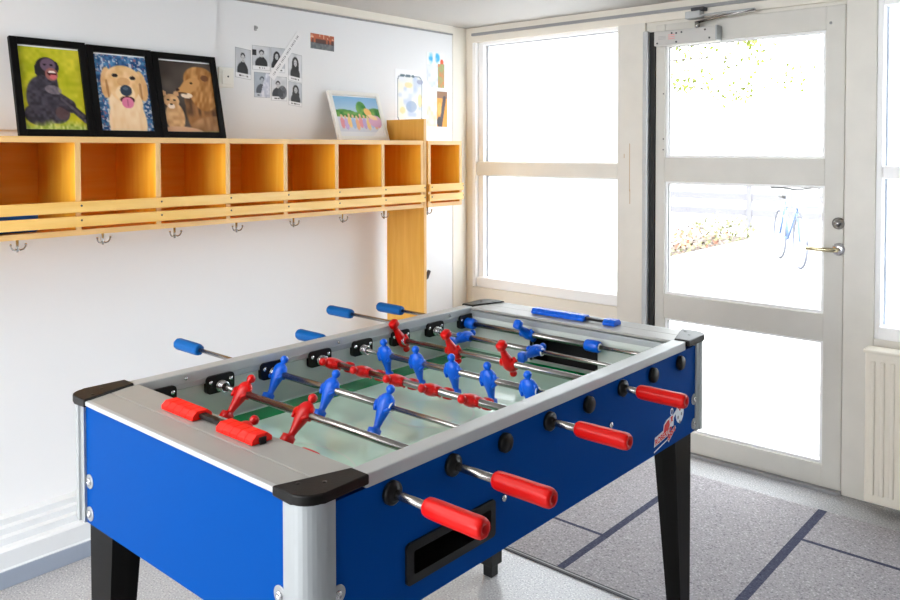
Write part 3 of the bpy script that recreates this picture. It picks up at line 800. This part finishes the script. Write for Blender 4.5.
# inner walls, goals, playing field
for s in (-1, 1):
    b = MB(); b.box((s * .350, -EY, .756), (s * (PX - .02), EY, .874), M_inner); tp(b, 'inner_wall', M_inner)
for s in (-1, 1):
    b = MB()
    for (x0, x1, z0, z1) in ((-.35, -.108, .70, .884), (.118, .35, .70, .884), (-.108, .118, .848, .884), (-.108, .118, .70, FZ)):
        b.box((x0, s * EY, z0), (x1, s * (EY + .014), z1), M_inner)
    iw = tp(b, 'inner_wall', M_inner)
    b = MB()
    b.box((-.108, s * (EY + .085), FZ - .05), (.118, s * (EY + .089), .848), M_void); b.box((-.108, s * (EY + .014), FZ - .054), (.118, s * (EY + .089), FZ - .05), M_void)
    b.box((-.108, s * (EY + .014), .848), (.118, s * (EY + .089), .852), M_void)
    for x in (-.112, .118): b.box((x, s * (EY + .014), FZ - .05), (x + .004, s * (EY + .089), .852), M_void)
    for (x0, x1, z0, z1) in ((-.112, -.106, FZ, .852), (.116, .122, FZ, .852), (-.112, .122, .846, .852)):
        b.box((x0, s * (EY - .002), z0), (x1, s * (EY + .002), z1), M_black)
    b.build('goal', M_void, iw)
b = MB()
b.box((-.35, -EY, FZ - .012), (.35, EY, FZ), M_field)
e = .0004
def strip(x0, x1, y0, y1, m, k=1): b.quadstrip([(x0, y0, FZ + e * k), (x1, y0, FZ + e * k), (x1, y1, FZ + e * k), (x0, y1, FZ + e * k)], m)
for s in (-1, 1):
    strip(min(s * .342, s * .272), max(s * .342, s * .272), -.535, .535, M_green)
    strip(-.272, .272, min(s * .535, s * .452), max(s * .535, s * .452), M_green)
def arc(cx, cy, r, a0, a1, w=.0025, n=40):
    for k in range(n):
        a, c = a0 + (a1 - a0) * k / n, a0 + (a1 - a0) * (k + 1) / n
        b.quadstrip([(cx + q * math.cos(t_), cy + q * math.sin(t_), FZ + 2 * e) for q, t_ in ((r - w, a), (r + w, a), (r + w, c), (r - w, c))], M_line)
arc(0, -.515, .203, .12, PI - .12); arc(0, .515, .203, PI + .12, 2 * PI - .12); arc(0, 0, .10, 0, 2 * PI)
strip(-.27, .27, -.0015, .0015, M_line, 2)
tp(b, 'playing_field', M_field)
b = MB(); b.box((-PX + .02, -PY + .02, BOT + .004), (PX - .02, PY - .02, BOT + .012), M_black); tp(b, 'underside', M_black)

# bolts with washers
def bolt(x, y, z, axis, s):
    M_ = tr(x, y, z) @ (TO_X if axis == 0 else TO_Y)
    if s < 0: M_ = M_ @ Matrix.Rotation(PI, 4, 'X')
    b = MB()
    b.lathe([(0, 0), (.0148, 0), (.0148, .0014), (.0142, .0018), (.0072, .0018)], M_washer, 24, M_, smooth=False)
    b.lathe([(0, .0018), (.0072, .0018), (.0066, .0042), (.004, .0054), (.0032, .0040), (0, .0040)], M_zinc, 16, M_)
    tp(b, 'bolt', M_zinc)
for z in (.731, .665):
    for sx in (-1, 1): bolt(sx * .314, -PY, z, 1, -1)
    for sy in (-1, 1): bolt(PX, sy * .625, z, 0, 1)
for (y, z) in ((-.214, .742), (.185, .777)):
    b = MB(); b.lathe([(0, 0), (.007, 0), (.006, .004), (0, .005)], M_zinc, 14, tr(PX, y, z) @ TO_X); tp(b, 'bolt', M_zinc)

# legs: tapering angle sections with a sleeve and levelling foot
for sx in (-1, 1):
    for sy in (-1, 1):
        b = MB(); xo, yo = sx * .352, sy * .665; zt, zb = BOT + .01, .045
        def ring(w, z, t_=.034):
            # angle section opening inwards; outer corner at (xo, yo)
            p = [(0, 0), (w, 0), (w, t_), (t_, t_), (t_, w), (0, w)]
            return [(xo - sx * q[0], yo - sy * q[1], z) for q in p]
        t_ = bmesh.new(); R = [[t_.verts.new(c) for c in ring(w, z, q)] for w, z, q in ((.098, zt, .04), (.046, zb, .026))]
        t_.faces.new(R[0]); t_.faces.new(R[1][::-1])
        for k in range(6): t_.faces.new((R[0][k], R[0][(k + 1) % 6], R[1][(k + 1) % 6], R[1][k]))
        b._merge(t_, M_blackm, False, None)
        lg = tp(b, 'leg', M_blackm)
        b = MB(); cx, cy = xo - sx * .026, yo - sy * .026
        b.box((cx - .027, cy - .027, .040), (cx + .027, cy + .027, .105), M_black, .002)
        b.box((cx - .018, cy - .018, .0), (cx + .018, cy + .018, .042), M_black, .003)
        b.build('levelling_foot', M_black, lg)

# bearing plates inside the left wall
for k, y in enumerate(RYS):
    b = MB(); b.prism(rrect(.074, .042, .010, 4, y, ZR + .006), .012, M_black, axis=0, base=-.350)
    bpz = tp(b, 'bearing_plate', M_black)
    for s in (-1, 1):
        b = MB(); b.lathe([(0, 0), (.0052, 0), (.0045, .002), (0, .0025)], M_zinc, 12, tr(-.338, y + s * .027, ZR + .012) @ TO_X)
        b.build('screw', M_zinc, bpz)
    b = MB()
    hel = [(-.338 + .022 * q / 40, y + .0115 * math.cos(q * 2 * PI / 10), ZR + .0115 * math.sin(q * 2 * PI / 10)) for q in range(41)]
    b.tube(hel, .0022, M_chrome, 6); b.build('spring', M_chrome, bpz); b = MB()
    b.lathe([(.0075, 0), (.014, 0), (.014, .004), (.0075, .004)], M_steel, 20, tr(-.338, y, ZR) @ TO_X)
    b.build('bearing_ring', M_steel, bpz)
# black bushings and plugs on the near long side
for k, y in enumerate(RYS):
    b = MB()
    if k in (0, 1, 3, 5):
        b.lathe([(.0065, 0), (.0195, 0), (.0195, .007), (.015, .010), (.0115, .010), (.0105, .014), (.0065, .014)], M_black, 24, tr(PX, y, ZR) @ TO_X); tp(b, 'rod_bushing', M_black)
    else:
        b.lathe([(0, 0), (.0185, 0), (.0185, .008), (.016, .011), (0, .011)], M_brownblk, 24, tr(PX, y, ZR - .002) @ TO_X); tp(b, 'plug', M_brownblk)
for k in (2, 4, 6, 7):
    b = MB(); b.lathe([(.0065, 0), (.0195, 0), (.0195, .007), (.012, .012), (.0065, .012)], M_black, 24, tr(-PX, RYS[k], ZR) @ Matrix.Rotation(-PI / 2, 4, 'Y')); tp(b, 'rod_bushing', M_black)

# players: one loft from foot to head, arms at the sides
def player_mesh(m):
    t = bmesh.new(); n = 12
    rings = [(-.068, .0105, .0125, -.003), (-.066, .0115, .0138, -.003), (-.052, .0115, .0138, -.003), (-.0495, .0085, .0085, 0), (-.046, .0075, .0072, 0), (-.034, .0096, .0090, 0), (-.022, .0126, .0116, 0), (-.012, .0156, .0138, 0),
             (-.002, .0182, .0150, 0), (.008, .0198, .0148, 0), (.015, .0196, .0130, 0), (.021, .0165, .0106, 0), (.0250, .0095, .0078, 0), (.0265, .0058, .0058, 0), (.0285, .0062, .0064, 0), (.032, .0090, .0092, 0),
             (.037, .0100, .0102, 0), (.0415, .0085, .0088, 0), (.0445, .0052, .0054, 0), (.0458, .0015, .0015, 0)]
    R = []
    for z, rx, ry, oy in rings:
        sq = .55 if z < -.05 else 1.0
        ring = []
        for k in range(n):
            a = 2 * PI * (k + .5) / n; c, s = math.cos(a), math.sin(a)
            ring.append(t.verts.new((rx * math.copysign(abs(c) ** sq, c), oy + ry * math.copysign(abs(s) ** sq, s), z)))
        R.append(ring)
    for a, c in zip(R, R[1:]):
        for k in range(n): t.faces.new((a[k], a[(k + 1) % n], c[(k + 1) % n], c[k]))
    t.faces.new(R[0][::-1]); t.faces.new(R[-1])
    mb = MB(); mb._merge(t, m, True, None)
    for s in (-1, 1):   # arms
        mb.tube([(s * .0170, 0, .016), (s * .0208, -.001, .005), (s * .0205, -.006, -.006), (s * .014, -.011, -.014)], [.0054, .0056, .0050, .0036], m, 8)
    mb.lathe([(0, -.0225), (.0112, -.0225), (.0112, .0225), (0, .0225)], m, 16, TO_X)   # clamp round the rod
    me = bpy.data.meshes.new('player_figure'); mb.bm.to_mesh(me); mb.bm.free(); me.materials.append(m)
    return me
PM = {'r': player_mesh(M_red), 'b': player_mesh(M_bluep)}
def handle_mesh(m):
    mb = MB(); Lh = .116
    prof = [(.007, 0), (.0125, 0), (.0150, .003), (.0160, .010), (.0164, .030), (.0164, .088), (.0168, .103), (.0160, .111), (.0135, .1155), (.0065, .116), (.0055, .110), (0, .110)]
    mb.lathe(prof, m, 40, TO_X, lobes=8, depth=.05)
    me = bpy.data.meshes.new('handle'); mb.bm.to_mesh(me); mb.bm.free(); me.materials.append(m); return me
HM = {'r': handle_mesh(M_redh), 'b': handle_mesh(M_blueh)}
RT, RN = .0080, .0056
spec = [  # team, figure x, pose (deg; positive = feet towards the near end), handle start, bumpers
    ('r', [-.040], 66, .456, [-.25, .168]),
    ('r', [-.252, -.032], 42, .474, []),
    ('b', [-.318, -.124, .056], 30, -.672, []),
    ('r', [-.288, -.172, -.056, .058, .176], -72, .445, []),
    ('b', [-.248, -.130, -.008, .106, .224], -12, -.505, []),
    ('r', [-.336, -.137, .052], 146, .420, []),
    ('b', [-.222, .030], 82, -.718, []),
    ('b', [-.104], 124, -.628, [-.328, .121]),
]
def bumper_mesh(m):
    mb = MB(); mb.lathe([(.008, -.022), (.0145, -.022), (.0165, -.018), (.0172, 0), (.0165, .018), (.0145, .022), (.008, .022)], m, 22, TO_X)
    me = bpy.data.meshes.new('bumper'); mb.bm.to_mesh(me); mb.bm.free(); me.materials.append(m); return me
BMh = {'r': bumper_mesh(M_red), 'b': bumper_mesh(M_bluep)}
for k, (team, xs, pose, h0, bum) in enumerate(spec):
    y = RYS[k]; allx = xs + bum; x0, x1 = min(allx) - .024, max(allx) + .024
    b = MB()
    if team == 'r':
        b.tube([(x0, 0, 0), (.352, 0, 0)], RT, M_steel, 16); b.tube([(-.345, 0, 0), (x0, 0, 0)], RN, M_steel, 12); b.tube([(.352, 0, 0), (h0 + .02, 0, 0)], .0073, M_steel, 14)
    else:
        b.tube([(x0, 0, 0), (x1, 0, 0)], RT, M_steel, 16); b.tube([(h0 - .02, 0, 0), (x0, 0, 0)], RN, M_steel, 12); b.tube([(x1, 0, 0), (.352, 0, 0)], RN, M_steel, 12)
        b.lathe([(RN, 0), (.0105, 0), (.0105, .003), (RN, .003)], M_white, 16, tr(x1 - .003, 0, 0) @ TO_X)
    rod = b.build('rod', M_steel, T, (0, y, ZR))
    for x in xs:
        f = bpy.data.objects.new('player_figure', PM[team]); COL.objects.link(f); f.parent = rod; f.location = (x, 0, 0)
        f.rotation_euler = (math.radians(-pose), 0, 0)
        f['label'] = ('red' if team == 'r' else 'blue') + ' player figure'
    for x in bum:
        f = bpy.data.objects.new('bumper', BMh[team]); COL.objects.link(f); f.parent = rod; f.location = (x, 0, 0)
        f['label'] = ('red' if team == 'r' else 'blue') + ' rubber bumper'
    h = bpy.data.objects.new('handle', HM[team]); COL.objects.link(h); h.parent = rod; h.location = (h0, 0, 0)
    if team == 'b': h.rotation_euler = (0, 0, PI)
    h['label'] = ('red' if team == 'r' else 'blue') + ' handle'

# score counters on the end tops: sliding blocks on a dark bar
def counter(y, x0, x1, beads, m, colour):
    b = MB(); zb = TOP - .002
    b.box((x0 + .004, y - .007, zb + .004), (x1 - .004, y + .007, zb + .012), M_black, .001)
    for x in (x0 + .004, x1 - .014): b.box((x, y - .006, zb), (x + .010, y + .006, zb + .006), M_black)
    ct = tp(b, 'score_counter', M_black)
    for (a, n, w) in beads:
        for q in range(n):
            xx = a + q * w; t_ = MB(); hw = .021
            pts = [(-hw, .001), (hw, .001), (hw, .009), (hw * .55, .017), (-hw * .55, .017), (-hw, .009)]
            t_.prism([(y + p[0], zb + p[1]) for p in pts], w - .0006, m, axis=0, base=xx, bev=.0012)
            o = t_.build('score_bead', m, ct); o['label'] = colour + ' score bead'
counter(-.594, -.155, .155, [(-.152, 5, .0225), (.037, 5, .0222)], M_redc, 'red')
counter(.622, -.140, .152, [(-.138, 8, .0232), (.112, 2, .019)], M_bluep, 'blue')

# badge printed on the long side near the far end: runner with ball, lettering and underline
bd = MB(); xb = PX
def flat(pts, m, k): bd.prism([(y, z) for y, z in pts], .0004 * k, m, axis=0, base=xb)
def circ(cy, cz, ry, rz, n=20): return [(cy + ry * math.cos(2 * PI * q / n), cz + rz * math.sin(2 * PI * q / n)) for q in range(n)]
OY, OZ = .398, .654     # lower left of the badge; y runs to the right
def q(y, z): return (OY + y * .90, OZ + z * .72)
flat([q(.052, .042), q(.058, .074), q(.075, .086), q(.093, .090), q(.098, .060), q(.086, .046)], M_decw, 1)
flat([q(.056, .046), q(.062, .071), q(.078, .081), q(.090, .083), q(.093, .062), q(.083, .050)], M_decr, 2)
flat(circ(OY + .096, OZ + .076, .008, .0095), M_decw, 1); flat(circ(OY + .096, OZ + .075, .0045, .006), M_decb, 2)
flat([q(.096, .092), q(.116, .092), q(.140, .106), q(.144, .100), q(.120, .080), q(.118, .052), q(.098, .052)], M_decw, 1)
flat([q(.099, .089), q(.114, .090), q(.110, .078), q(.115, .068), q(.106, .074), q(.099, .066), q(.102, .078)], M_decr, 2)
flat(circ(OY + .142, OZ + .062, .023, .026), M_decw, 1)
for (dy, dz) in ((0, .012), (.010, -.006), (-.010, -.012), (.006, .026), (-.008, .020), (.0, -.028)):
    flat(circ(OY + .142 + dy, OZ + .062 + dz * .84, .0042, .0052, 6), M_decr if dz > 0 else M_grey, 2)
flat([q(0, .014), q(.004, .046), q(.098, .062), q(.096, .030)], M_decw, 1)
flat([q(0, -.006), q(.078, .012), q(.078, .016), q(0, -.001)], M_decw, 1)
flat([q(.078, .016), q(.110, .020), q(.134, .040), q(.128, .050), q(.100, .034), q(.088, .002)], M_decw, 1)
badge = tp(bd, 'badge', M_decw)
def lettering(txt, size, y, z, rot, m, name, shear=0.0):
    cu = bpy.data.curves.new(name, 'FONT'); cu.body = txt; cu.size = size; cu.extrude = .0002; cu.shear = shear; cu.offset = .0004
    tmp = bpy.data.objects.new(name, cu); COL.objects.link(tmp)
    bpy.context.view_layer.update()
    me = bpy.data.meshes.new_from_object(tmp.evaluated_get(bpy.context.evaluated_depsgraph_get()))
    bpy.data.objects.remove(tmp)
    # text plane (x right, y up) -> table side (y right, z up)
    Mx = tr(xb + .0011, y, z) @ Matrix.Rotation(rot, 4, 'X') @ Matrix(((0, 0, 1, 0), (1, 0, 0, 0), (0, 1, 0, 0), (0, 0, 0, 1)))
    me.transform(Mx); me.materials.clear(); me.materials.append(m)
    o = bpy.data.objects.new(name, me); COL.objects.link(o); o.parent = badge
    return o
lettering('ROBERTO', .0205, OY + .0045, OZ + .0135, .14, M_decr, 'lettering')
lettering('Sport', .0205, OY + .072, OZ + .007, .38, M_decr, 'lettering', .3)

# ------------------------------------------------------------------ outdoors, seen through the door
b = MB(); b.box((-40, YW + .16, -.18), (30, 60, -.12)); struct(b.build('ground', mat('paving', (140, 138, 135), .9, noise=(2, .06))))
M_fence = mat('glare_paled_timber', (90, 89, 95), .8)  # timber colour lightened to stand in for the outdoor glare
fn = thing('fence', 'low pale post and rail fence far outside beyond the door', 'fence', (-6.5, 15.2, -.12))
for z in (.55, .25):
    b = MB(); b.box((-4, -.03, z), (3.2, .03, z + .13), M_fence); b.build('rail', M_fence, fn)
for x in (-3.9, -1.6, .7, 3.0):
    b = MB(); b.box((x, -.05, 0), (x + .1, .05, .85), M_fence); b.build('post', M_fence, fn)
# low planted bed behind a kerb
pa, pb_ = Vector((-4.22, 9.2, -.12)), Vector((-4.5, 12.7, -.12))
bdx = thing('flower_bed', 'long planted bed with red-brown plants and pale kerb outside the door', 'flower bed', (-4.45, 11.0, -.12))
b = MB(); b.box((-.14, -1.95, 0), (0.02, 1.95, .16), mat('kerb_stone', (150, 148, 146), .9)); b.build('kerb', None, bdx)
b = MB(); b.box((-1.0, -1.95, 0), (-.14, 1.95, .10), mat('soil', (60, 48, 40), .95)); b.build('soil', None, bdx)
rnd = random.Random(3); b = MB()
lv = [mat('leaf_rust', (128, 88, 70), .8), mat('leaf_olive', (104, 106, 72), .8), mat('leaf_brown', (100, 92, 88), .8)]  # leaf colours paled, overexposure put into the colour
for k in range(900):
    y = rnd.uniform(-1.9, 1.9); x = rnd.uniform(-.95, -.18); z = rnd.uniform(.08, .50) * (.6 + .4 * math.sin(y * 5) ** 2); s = rnd.uniform(.02, .05)
    p = Vector((x, y, z)); u_ = Vector((rnd.uniform(-1, 1), rnd.uniform(-1, 1), rnd.uniform(-1, 1))).normalized(); w_ = u_.orthogonal().normalized()
    b.quadstrip([p + u_ * s, p + w_ * s * .6, p - u_ * s, p - w_ * s * .6], lv[k % 3 if y < .8 else 1])
pl = b.build('plants', None, bdx); pl['kind'] = 'stuff'
# bicycle
bk = thing('bicycle', 'pale blue bicycle parked outside the door beside the bed', 'bicycle', (-3.62, 11.0, -.12), math.radians(-58))
M_bike = mat('bike_blue', (84, 106, 150), .5); M_tyre = mat('tyre', (92, 94, 104), .8)  # frame and tyres lightened so they fade as if overexposed
for x in (-.52, .52):
    b = MB(); n = 28
    ringp = [(x + .33 * math.cos(2 * PI * k / n), 0, .345 + .33 * math.sin(2 * PI * k / n)) for k in range(n + 1)]
    b.tube(ringp, .016, M_tyre, 8)
    for k in range(10):
        a = PI * k / 10; b.tube([(x + .32 * math.cos(a), 0, .345 + .32 * math.sin(a)), (x - .32 * math.cos(a), 0, .345 - .32 * math.sin(a))], .002, M_grey, 4)
    b.build('wheel', M_tyre, bk)
b = MB()
for p, q_ in (((-.52, .345), (-.10, .32)), ((-.10, .32), (-.22, .80)), ((-.22, .80), (-.52, .345)), ((-.10, .32), (.36, .72)), ((-.20, .74), (.34, .78)), ((.33, .88), (.38, .70)), ((.38, .70), (.52, .345))):
    b.tube([(p[0], 0, p[1]), (q_[0], 0, q_[1])], .017, M_bike, 8)
b.build('frame', M_bike, bk)
b = MB(); b.box((-.36, -.07, .86), (-.12, .07, .91), M_black, .02); b.tube([(-.22, 0, .78), (-.23, 0, .87)], .013, M_steel, 8); b.build('saddle', M_black, bk)
b = MB(); b.tube([(.26, -.30, 1.02), (.34, -.20, 1.03), (.34, 0, 1.0), (.34, .20, 1.03), (.26, .30, 1.02)], .013, M_black, 8); b.tube([(.33, 0, .87), (.34, 0, 1.0)], .013, M_black, 8); b.build('handlebar', M_black, bk)
b = MB(); b.box((.46, -.17, .78), (.74, .17, 1.0), mat('basket', (92, 98, 112), .7), .02); b.build('basket', None, bk)
# tree with sparse young leaves
tr_ = thing('tree', 'young tree outside with sparse yellow-green leaves showing at the door top', 'tree', (-5.6, 7.6, -.12))
M_bark = mat('bark', (70, 62, 54), .9); M_leaf = mat('young_leaf', (80, 88, 4), .8)
b = MB(); b.tube([(0, 0, 0), (.05, 0, 1.6), (.02, .05, 3.6)], [.10, .08, .05], M_bark, 10); b.build('trunk', M_bark, tr_)
rnd = random.Random(11); lf = MB(); br_ = MB()
for k in range(9):
    z = 1.78 + k * .085; a = math.radians(rnd.uniform(-22, 18)); ln = rnd.uniform(1.9, 3.4)
    pts = [Vector((.03, 0, z))]
    for s in range(1, 6): pts.append(Vector((ln * s / 5 * math.cos(a) + rnd.uniform(-.05, .05), ln * s / 5 * math.sin(a) + rnd.uniform(-.05, .05), z + .35 * math.sin(s / 5 * 2.4) + rnd.uniform(-.04, .04))))
    br_.tube(pts, [.022, .016, .012, .008, .005, .003], M_bark, 6)
    for s in range(2, 6):
        for w in range(22):
            p = pts[s] + Vector((rnd.gauss(0, .09), rnd.gauss(0, .09), rnd.gauss(0, .06))); u_ = Vector((rnd.uniform(-1, 1), rnd.uniform(-1, 1), rnd.uniform(-1, 1))).normalized(); w_ = u_.orthogonal().normalized(); z_ = .030
            lf.quadstrip([p + u_ * z_, p + w_ * z_ * .6, p - u_ * z_, p - w_ * z_ * .6], M_leaf)
br_.build('branches', M_bark, tr_)
o = lf.build('leaves', M_leaf, tr_); o['kind'] = 'stuff'

# ------------------------------------------------------------------ light
wd = bpy.data.worlds.new('overcast'); sc.world = wd; wd.use_nodes = True
bg = wd.node_tree.nodes['Background']; bg.inputs['Color'].default_value = (.93, .97, 1.0, 1); bg.inputs['Strength'].default_value = 9.0
def area(name, loc, rot, sx, sy, power, col=(1, 1, 1), portal=False):
    l = bpy.data.lights.new(name, 'AREA'); l.shape = 'RECTANGLE'; l.size = sx; l.size_y = sy; l.energy = power; l.color = col
    o = bpy.data.objects.new(name, l); COL.objects.link(o); o.location = loc; o.rotation_euler = rot
    if portal: l.cycles.is_portal = True
    return o
# daylight: through the door, through the frosted windows, and through the long window in the rear wall
area('door_daylight', (-1.35, YW + .17, 1.0), (-PI / 2, 0, 0), .75, 1.95, 10, portal=True)
area('rear_window_daylight', (-1.75, YR - .05, 1.25), (PI / 2, 0, 0), 1.9, 1.4, 8.5, (1.0, .985, .96))
# added fill panels under the ceiling, out of view, to brighten walls and field
for ly in (-.2, -1.5): area('ceiling_fill', (-1.9, ly, ZC - .02), (0, 0, 0), 1.2, .9, 22, (1.0, .985, .96))
# hazy sun high over the roof, on the far side of the house
sn = bpy.data.lights.new('sun', 'SUN'); sn.energy = 13; sn.angle = math.radians(8); sn.color = (1, .97, .92)
so = bpy.data.objects.new('sun', sn); COL.objects.link(so); so.rotation_euler = Vector((-1, .6, -1.3)).to_track_quat('-Z', 'Y').to_euler()

# ------------------------------------------------------------------ camera
cam = bpy.data.cameras.new('camera'); co = bpy.data.objects.new('camera', cam); COL.objects.link(co)
yaw, pit, rol = .72043, .02615, .0013
f = Vector((-math.sin(yaw) * math.cos(pit), math.cos(yaw) * math.cos(pit), -math.sin(pit)))
r = Vector((math.cos(yaw), math.sin(yaw), 0)); d = f.cross(r)
r2 = r * math.cos(rol) + d * math.sin(rol); d2 = f.cross(r2)
Mc = Matrix((( r2.x, -d2.x, -f.x, 0), (r2.y, -d2.y, -f.y, 0), (r2.z, -d2.z, -f.z, 1.4), (0, 0, 0, 1)))
co.matrix_world = Mc
cam.sensor_width = 36; cam.lens = 799.6 / 900 * 36; cam.shift_y = (170.9 - 300) / 900; cam.clip_start = .02; cam.clip_end = 200
sc.camera = co
sc.view_settings.view_transform = 'Standard'; sc.view_settings.look = 'None'; sc.view_settings.exposure = 0.26; sc.view_settings.gamma = 1.0
sc.view_settings.use_curve_mapping = False
sc.cycles.max_bounces = 12; sc.cycles.diffuse_bounces = 6; sc.cycles.transparent_max_bounces = 12; sc.cycles.caustics_reflective = False
